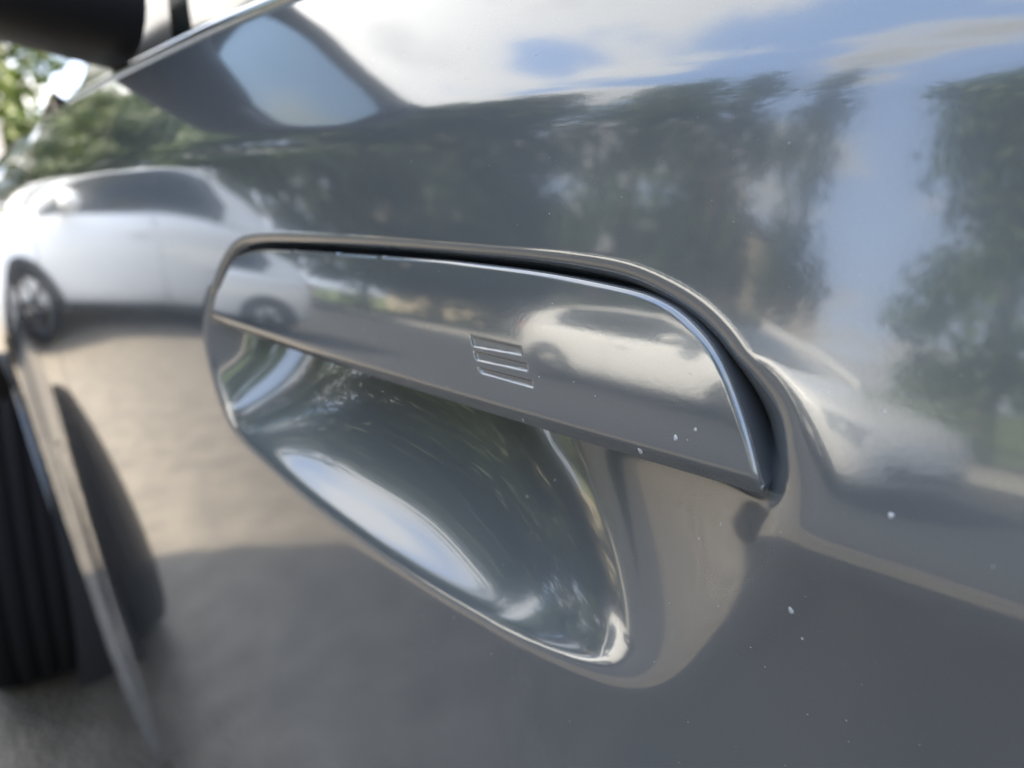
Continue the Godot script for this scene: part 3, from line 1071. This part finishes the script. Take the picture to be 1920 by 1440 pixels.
# ------------------------------------------------------------------ sky
func sky_image(sun: Vector3) -> Image:
	var w := 1024
	var h := 512
	var n := FastNoiseLite.new()
	n.seed = 5
	n.frequency = 1.0
	n.fractal_octaves = 6
	n.fractal_gain = 0.55
	var n2 := FastNoiseLite.new()
	n2.seed = 9
	n2.frequency = 0.45
	n2.fractal_octaves = 2
	var im := Image.create(w, h, false, Image.FORMAT_RGBF)
	var bank := Vector3(-0.74, 0.58, 0.30).normalized()                                 # the big bank of cloud ahead, across the road
	for j in h:
		var v := (j + 0.5) / h
		var y := cos(v * PI)
		var s := sin(v * PI)
		for i in w:
			var a := (i + 0.5) / w * TAU
			var d := Vector3(sin(a) * s, y, -cos(a) * s)
			var up := maxf(y, 0.0)
			var c := Vector3(0.38, 0.53, 0.82).lerp(Vector3(0.72, 0.79, 0.90), pow(1.0 - up, 4.0))
			var near := maxf(d.dot(sun), 0.0)
			c += Vector3(0.5, 0.45, 0.35) * pow(near, 24.0)
			if y > -0.02:
				var p := Vector3(d.x, 0, d.z) / (up + 0.22)                            # a cloud deck, flattening out to the horizon
				var f := n.get_noise_3d(p.x * 1.9, p.z * 1.9, 3.0)
				var big := n2.get_noise_2d(p.x, p.z)
				var cover := smoothstep(-0.06, 0.20, f + 0.55 * big + -0.08 + 0.30 * near * near + 0.42 * smoothstep(0.86, 0.975, d.dot(bank)))
				var thick := smoothstep(0.10, 0.55, f + 0.5 * big + 0.15)
				var lit := 1.02 + 0.8 * pow(near, 5.0) - 0.38 * thick
				c = c.lerp(Vector3(1.0, 0.955, 0.88) * lit, cover * 0.95)
			else:
				c = Vector3(0.25, 0.24, 0.22)
			im.set_pixel(i, j, Color(c.x * 0.8, c.y * 0.8, c.z * 0.8))
	return im

# ------------------------------------------------------------------ the scene
func _ready() -> void:
	rng.seed = 7
	# camera
	var cam := Camera3D.new()
	cam.name = "camera"
	add_child(cam)
	cam.fov = 54.95
	cam.near = 0.01
	cam.far = 600.0
	var attr := CameraAttributesPhysical.new()
	attr.frustum_focal_length = 23.08
	attr.frustum_focus_distance = 0.185
	attr.frustum_near = 0.01
	attr.frustum_far = 600.0
	attr.exposure_aperture = 7.8
	cam.attributes = attr
	cam.fov = 54.95
	var th := deg_to_rad(43.0)
	var pt := deg_to_rad(13.6)
	cam.look_at_from_position(EYE, EYE + Vector3(-cos(th) * cos(pt), -sin(pt), -sin(th) * cos(pt)), Vector3.UP)
	cam.current = true
	# sky, sun, exposure
	var az := deg_to_rad(55.0)
	var el := deg_to_rad(44.0)
	var to_sun := Vector3(-cos(az) * cos(el), sin(el), -sin(az) * cos(el))
	var env := Environment.new()
	env.background_mode = Environment.BG_SKY
	var sky := Sky.new()
	var sm := PanoramaSkyMaterial.new()
	sm.panorama = ImageTexture.create_from_image(sky_image(to_sun))
	sky.sky_material = sm
	env.sky = sky
	env.tonemap_mode = Environment.TONE_MAPPER_LINEAR
	env.tonemap_exposure = 5.3
	env.sdfgi_enabled = true
	env.ssao_enabled = true
	env.ssil_enabled = true
	var we := WorldEnvironment.new()
	we.name = "environment"
	we.environment = env
	add_child(we)
	var sun := DirectionalLight3D.new()
	sun.name = "sun"
	sun.light_energy = 1.6
	sun.light_color = Color(1.0, 0.95, 0.86)
	sun.light_angular_distance = 0.5
	sun.shadow_enabled = true
	add_child(sun)
	sun.look_at_from_position(to_sun * 50.0, Vector3.ZERO, Vector3.UP)

	make_materials()
	make_tables()
	rim = evened(spline_closed(RIM, 0.0006), 7, 3)
	make_bowl()

	# ---- the ground
	var pm := PlaneMesh.new()
	pm.size = Vector2(600, 600)
	structure("ground", pm, M.verge).position.y = -0.012
	var rd := PlaneMesh.new()
	rd.size = Vector2(120, 14.2)
	structure("road", rd, M.tarmac).position = Vector3(-15, 0, 2.6)
	var pk := PlaneMesh.new()
	pk.size = Vector2(120, 7.6)
	structure("parking_bay", pk, M.asphalt).position = Vector3(-15, 0.004, -2.15)
	var kb := SurfaceTool.new()
	kb.begin(Mesh.PRIMITIVE_TRIANGLES)
	for i in 60:
		kb.append_from(box_mesh(Vector3(-50 + i * 1.0, 0.05, 9.78), Vector3(0.994, 0.16, 0.15)), 0, Transform3D())
	structure("kerb", kb.commit(), M.kerb)
	structure("pavement", box_mesh(Vector3(-20, 0.04, 10.9), Vector3(70, 0.16, 2.0)), M.paving)
	structure("leaf_strewn_verge", box_mesh(Vector3(-22, 0.03, -4.6), Vector3(50, 0.14, 1.4)), M.leaf_litter)

	make_grey_car()
	make_white_car("white hatchback mirrored whole left of the handle, nose towards the tyre", Vector3(-6.9, 0, 1.08), deg_to_rad(-100), 0.9)
	make_white_car("sunlit white hatchback mirrored at the right end of the handle", Vector3(-3.4, 0, 5.6), deg_to_rad(192), 1.0)
	make_white_car("white car standing ahead of the grey car, beside its front wing", Vector3(-11.5, 0, -2.6), deg_to_rad(4))

	# ---- trees across the road, then those ahead
	crowns = [crown_mesh(1, 5200, 46, 0.30), crown_mesh(2, 3000, 30, 0.28), crown_mesh(3, 2600, 30, 0.45)]
	var T := [
		[-19, 6.5, 8.0, 0, "leaf_mid", 1.0, "mid green tree just behind the shaded white hatchback"],
		[-25, 4.2, 9.0, 0, "leaf_dark", 1.1, "dark tree nearest the road's far bend, left of the hatchback"],
		[-33, 2.5, 10.0, 1, "leaf_mid", 1.1, "thin mid green tree straight ahead at the road's far end"],
		[-40, 5.5, 12.0, 0, "leaf_dark", 1.2, "farthest tall dark tree at the road's end"],
		[-31, 8.5, 11.0, 0, "leaf_mid", 1.1, "broad mid green tree rising behind the hatchback's bonnet"],
		[-26, 11, 11.5, 1, "leaf_dark", 1.1, "loose dark tree rising behind the hatchback's roof"],
		[-21.5, 12.5, 11.0, 0, "leaf_mid", 1.1, "mid green tree above the handle's far end"],
		[-17.5, 13.0, 11.5, 0, "leaf_dark", 1.1, "broad dark tree above the middle of the handle"],
		[-15.2, 13.5, 10.5, 1, "leaf_dark", 0.85, "loose dark tree left of the bright gap between trees"],
		[-11.3, 14.2, 10.5, 0, "leaf_mid", 0.62, "narrow mid green tree right of the bright gap"],
		[-8.9, 14.0, 9.8, 1, "leaf_dark", 0.42, "slim dark tree standing before the house gable"],
		[-6.8, 13.6, 9.0, 1, "leaf_dark", 0.28, "slimmest column-like tree beside the wide blue gap"],
		[-2.8, 13.0, 7.4, 0, "leaf_mid", 0.95, "bushy mid green tree right of the wide blue gap"],
		[-0.6, 14.0, 9.0, 0, "leaf_dark", 1.0, "dark tree behind the bushy tree on the right"],
		[3.2, 14.5, 9.5, 1, "leaf_mid", 1.1, "loose mid green tree opposite the rear door"],
		[7.5, 14.0, 9.0, 0, "leaf_dark", 1.1, "dark tree opposite the tail of the grey car"],
		[-24, 18, 14.0, 0, "leaf_dark", 1.1, "tallest dark tree, in the second row"]]
	for t in T:
		make_tree("broadleaf_tree", t[6], Vector3(t[0], 0, t[1]), t[2], t[3], M[t[4]], t[5], 0.14)
	var A := [
		[-27, -3.5, 8.0, 0, "leaf_pale", "yellow green tree right behind the pale gate post"],
		[-30, -8.0, 9.5, 1, "leaf_mid", "loose mid green tree behind the rail fence"],
		[-24, -9.5, 8.0, 0, "leaf_pale", "yellow green tree at the far end of the rail fence"],
		[-35, -4.5, 11.0, 0, "leaf_mid", "tall mid green tree behind the yellow green ones"],
		[-38, 1.5, 11.0, 0, "leaf_dark", "dark tree closing the view along the road ahead"],
		[-33, -13.0, 10.0, 1, "leaf_dark", "loose dark tree beyond the fence's far end"]]
	for t in A:
		make_tree("sunlit_tree", t[5], Vector3(t[0], 0, t[1]), t[2], t[3], M[t[4]], 1.0, 0.1)
	var B := ["dark shrub farthest along the verge across the road", "mid green shrub under the broad tree behind the hatchback", "yellow green shrub behind the hatchback's tail", "dark shrub under the loose dark tree", "mid green shrub at the foot of the bright gap", "yellow green shrub under the house gable", "dark shrub behind the sunlit white car", "mid green shrub at the foot of the wide blue gap", "yellow green shrub below the bushy tree on the right", "dark shrub opposite the rear door"]
	for k in B.size():
		make_shrub(B[k], Vector3(-32 + k * 3.6, 0, 12.0 + 0.4 * sin(k * 2.0)), 1.9, rng.randf_range(0.9, 1.7), M[["leaf_dark", "leaf_mid", "leaf_pale"][k % 3]])
	make_house("cream rendered house with a steep gable across the road", Vector3(-15.2, 0, 25.0), deg_to_rad(62), 7.0, 9.0, 4.0, 6.6)
	make_house("cream rendered house far behind the dark trees", Vector3(-30, 0, 27.0), deg_to_rad(80), 8.0, 11.0, 4.8, 8.0)

	# ---- post and rail fence ahead
	var fence := thing("rail_fence", "pale post and rail fence standing ahead of the car", "fence", Vector3(-19, 0, -4.5))
	for i in 9:
		put("fence_post", box_mesh(Vector3(0, 0.6, -5.6 + i * 1.4), Vector3(0.1, 1.2, 0.1)), M.post, fence)
	for y in [0.5, 1.05]:
		put("fence_rail", box_mesh(Vector3(0.06, y, 0), Vector3(0.04, 0.12, 11.4)), M.rail, fence)
	var post := thing("gate_post", "stout pale pinkish post below the mirror, before the trees", "post", Vector3(-14.0, 0, -2.1))
	put("shaft", box_mesh(Vector3(0, 1.1, 0), Vector3(0.24, 2.2, 0.24)), M.post, post)
	put("cap", box_mesh(Vector3(0, 2.24, 0), Vector3(0.3, 0.08, 0.3)), M.kerb, post)

	# ---- drops
	make_speck("oval white drop on the handle's lower edge near its right tip", -0.1034, 0.9720, 0.00062, 1.7, true, M.drop, "water_drop", "water drop", 1)
	make_speck("round white drop on the handle face above its lower edge", -0.0930, 0.9780, 0.00056, 1.25, true, M.drop, "water_drop", "water drop", 2)
	make_speck("small white drop beside the white reflection on the handle", -0.0880, 0.9811, 0.00037, 1.2, true, M.drop, "water_drop", "water drop", 3)
	make_speck("tiny white drop right of the lowest slanted slot", -0.1375, 0.9849, 0.00019, 1.2, true, M.drop, "water_drop", "water drop", 4)
	make_speck("pale drop hanging midway along the handle's lower edge", -0.1449, 0.9708, 0.00037, 1.2, true, M.drop, "water_drop", "water drop", 5)
	make_speck("white drop in the hollow, right of its bright streak", -0.0878, 0.9541, 0.00037, 1.2, false, M.drop, "water_drop", "water drop", 6)
	make_speck("smaller white drop in the hollow, left of the streak's foot", -0.0957, 0.9464, 0.00037, 1.2, false, M.drop, "water_drop", "water drop", 7)
	make_speck("large white oval drop on the door below the hollow's right rim", -0.0644, 0.9442, 0.00062, 1.5, false, M.drop, "water_drop", "water drop", 8)
	make_speck("faint small drop on the door under the large oval one", -0.0622, 0.9375, 0.00031, 1.1, false, M.drop, "water_drop", "water drop", 9)
	make_speck("dark round drop on the grey streak under the handle tip", -0.1058, 0.9629, 0.00037, 1.3, false, M.dark_drop, "water_drop", "water drop", 10)
	make_speck("pale speck in the dark middle of the hollow, upper one", -0.1636, 0.9389, 0.00031, 1.2, false, M.drop, "water_drop", "water drop", 11)
	make_speck("pale speck low in the hollow's dark middle, leftmost", -0.175, 0.9300, 0.00031, 1.2, false, M.drop, "water_drop", "water drop", 12)
	make_speck("white sparkling drop at the foot of the door's white reflection", -0.0450, 0.9744, 0.00050, 1.2, false, M.drop, "water_drop", "water drop", 13)
	make_speck("tiny pale drop on the door right of the white roof line", -0.0490, 0.9930, 0.00031, 1.2, false, M.drop, "water_drop", "water drop", 14)
	# dust and dried spots too fine to count
	var dot := SphereMesh.new()
	dot.radius = 0.5
	dot.height = 0.5
	dot.radial_segments = 8
	dot.rings = 4
	var mm := MultiMesh.new()
	mm.transform_format = MultiMesh.TRANSFORM_3D
	mm.mesh = dot
	mm.instance_count = 700
	var r3 := RandomNumberGenerator.new()
	r3.seed = 41
	for i in mm.instance_count:
		var x := r3.randf_range(-0.42, -0.02)
		var y := r3.randf_range(0.86, 1.08)
		var p := Vector2(x, y)
		var z := side_z(x, y)
		if y > h_bottom(clampf(x, HX0, HX1)) - 0.001 and y < 1.02 and x > HX0 and x < HX1:
			if y < h_top(x) - 0.002 and y > h_bottom(x) + 0.005:
				z = handle_surface(x, y)
			else:
				y += 0.06
				z = side_z(x, y)
		else:
			z -= recess_depth(x, y, rim_distance(p))
		var w := 0.0001 + 0.0004 * pow(r3.randf(), 6.0)
		mm.set_instance_transform(i, Transform3D(Basis().scaled(Vector3(w, w * r3.randf_range(1.0, 1.5), w * 0.5)), Vector3(x, y, z)))
	var dust := MultiMeshInstance3D.new()
	dust.name = "dust"
	dust.multimesh = mm
	var dm := plain(0.26, 0.26, 0.25, 0.6)
	dust.material_override = dm
	add_child(dust)
	mark(dust, "fine pale dust and dried spots scattered over the grey paint", "dust")
	dust.set_meta("kind", "stuff")
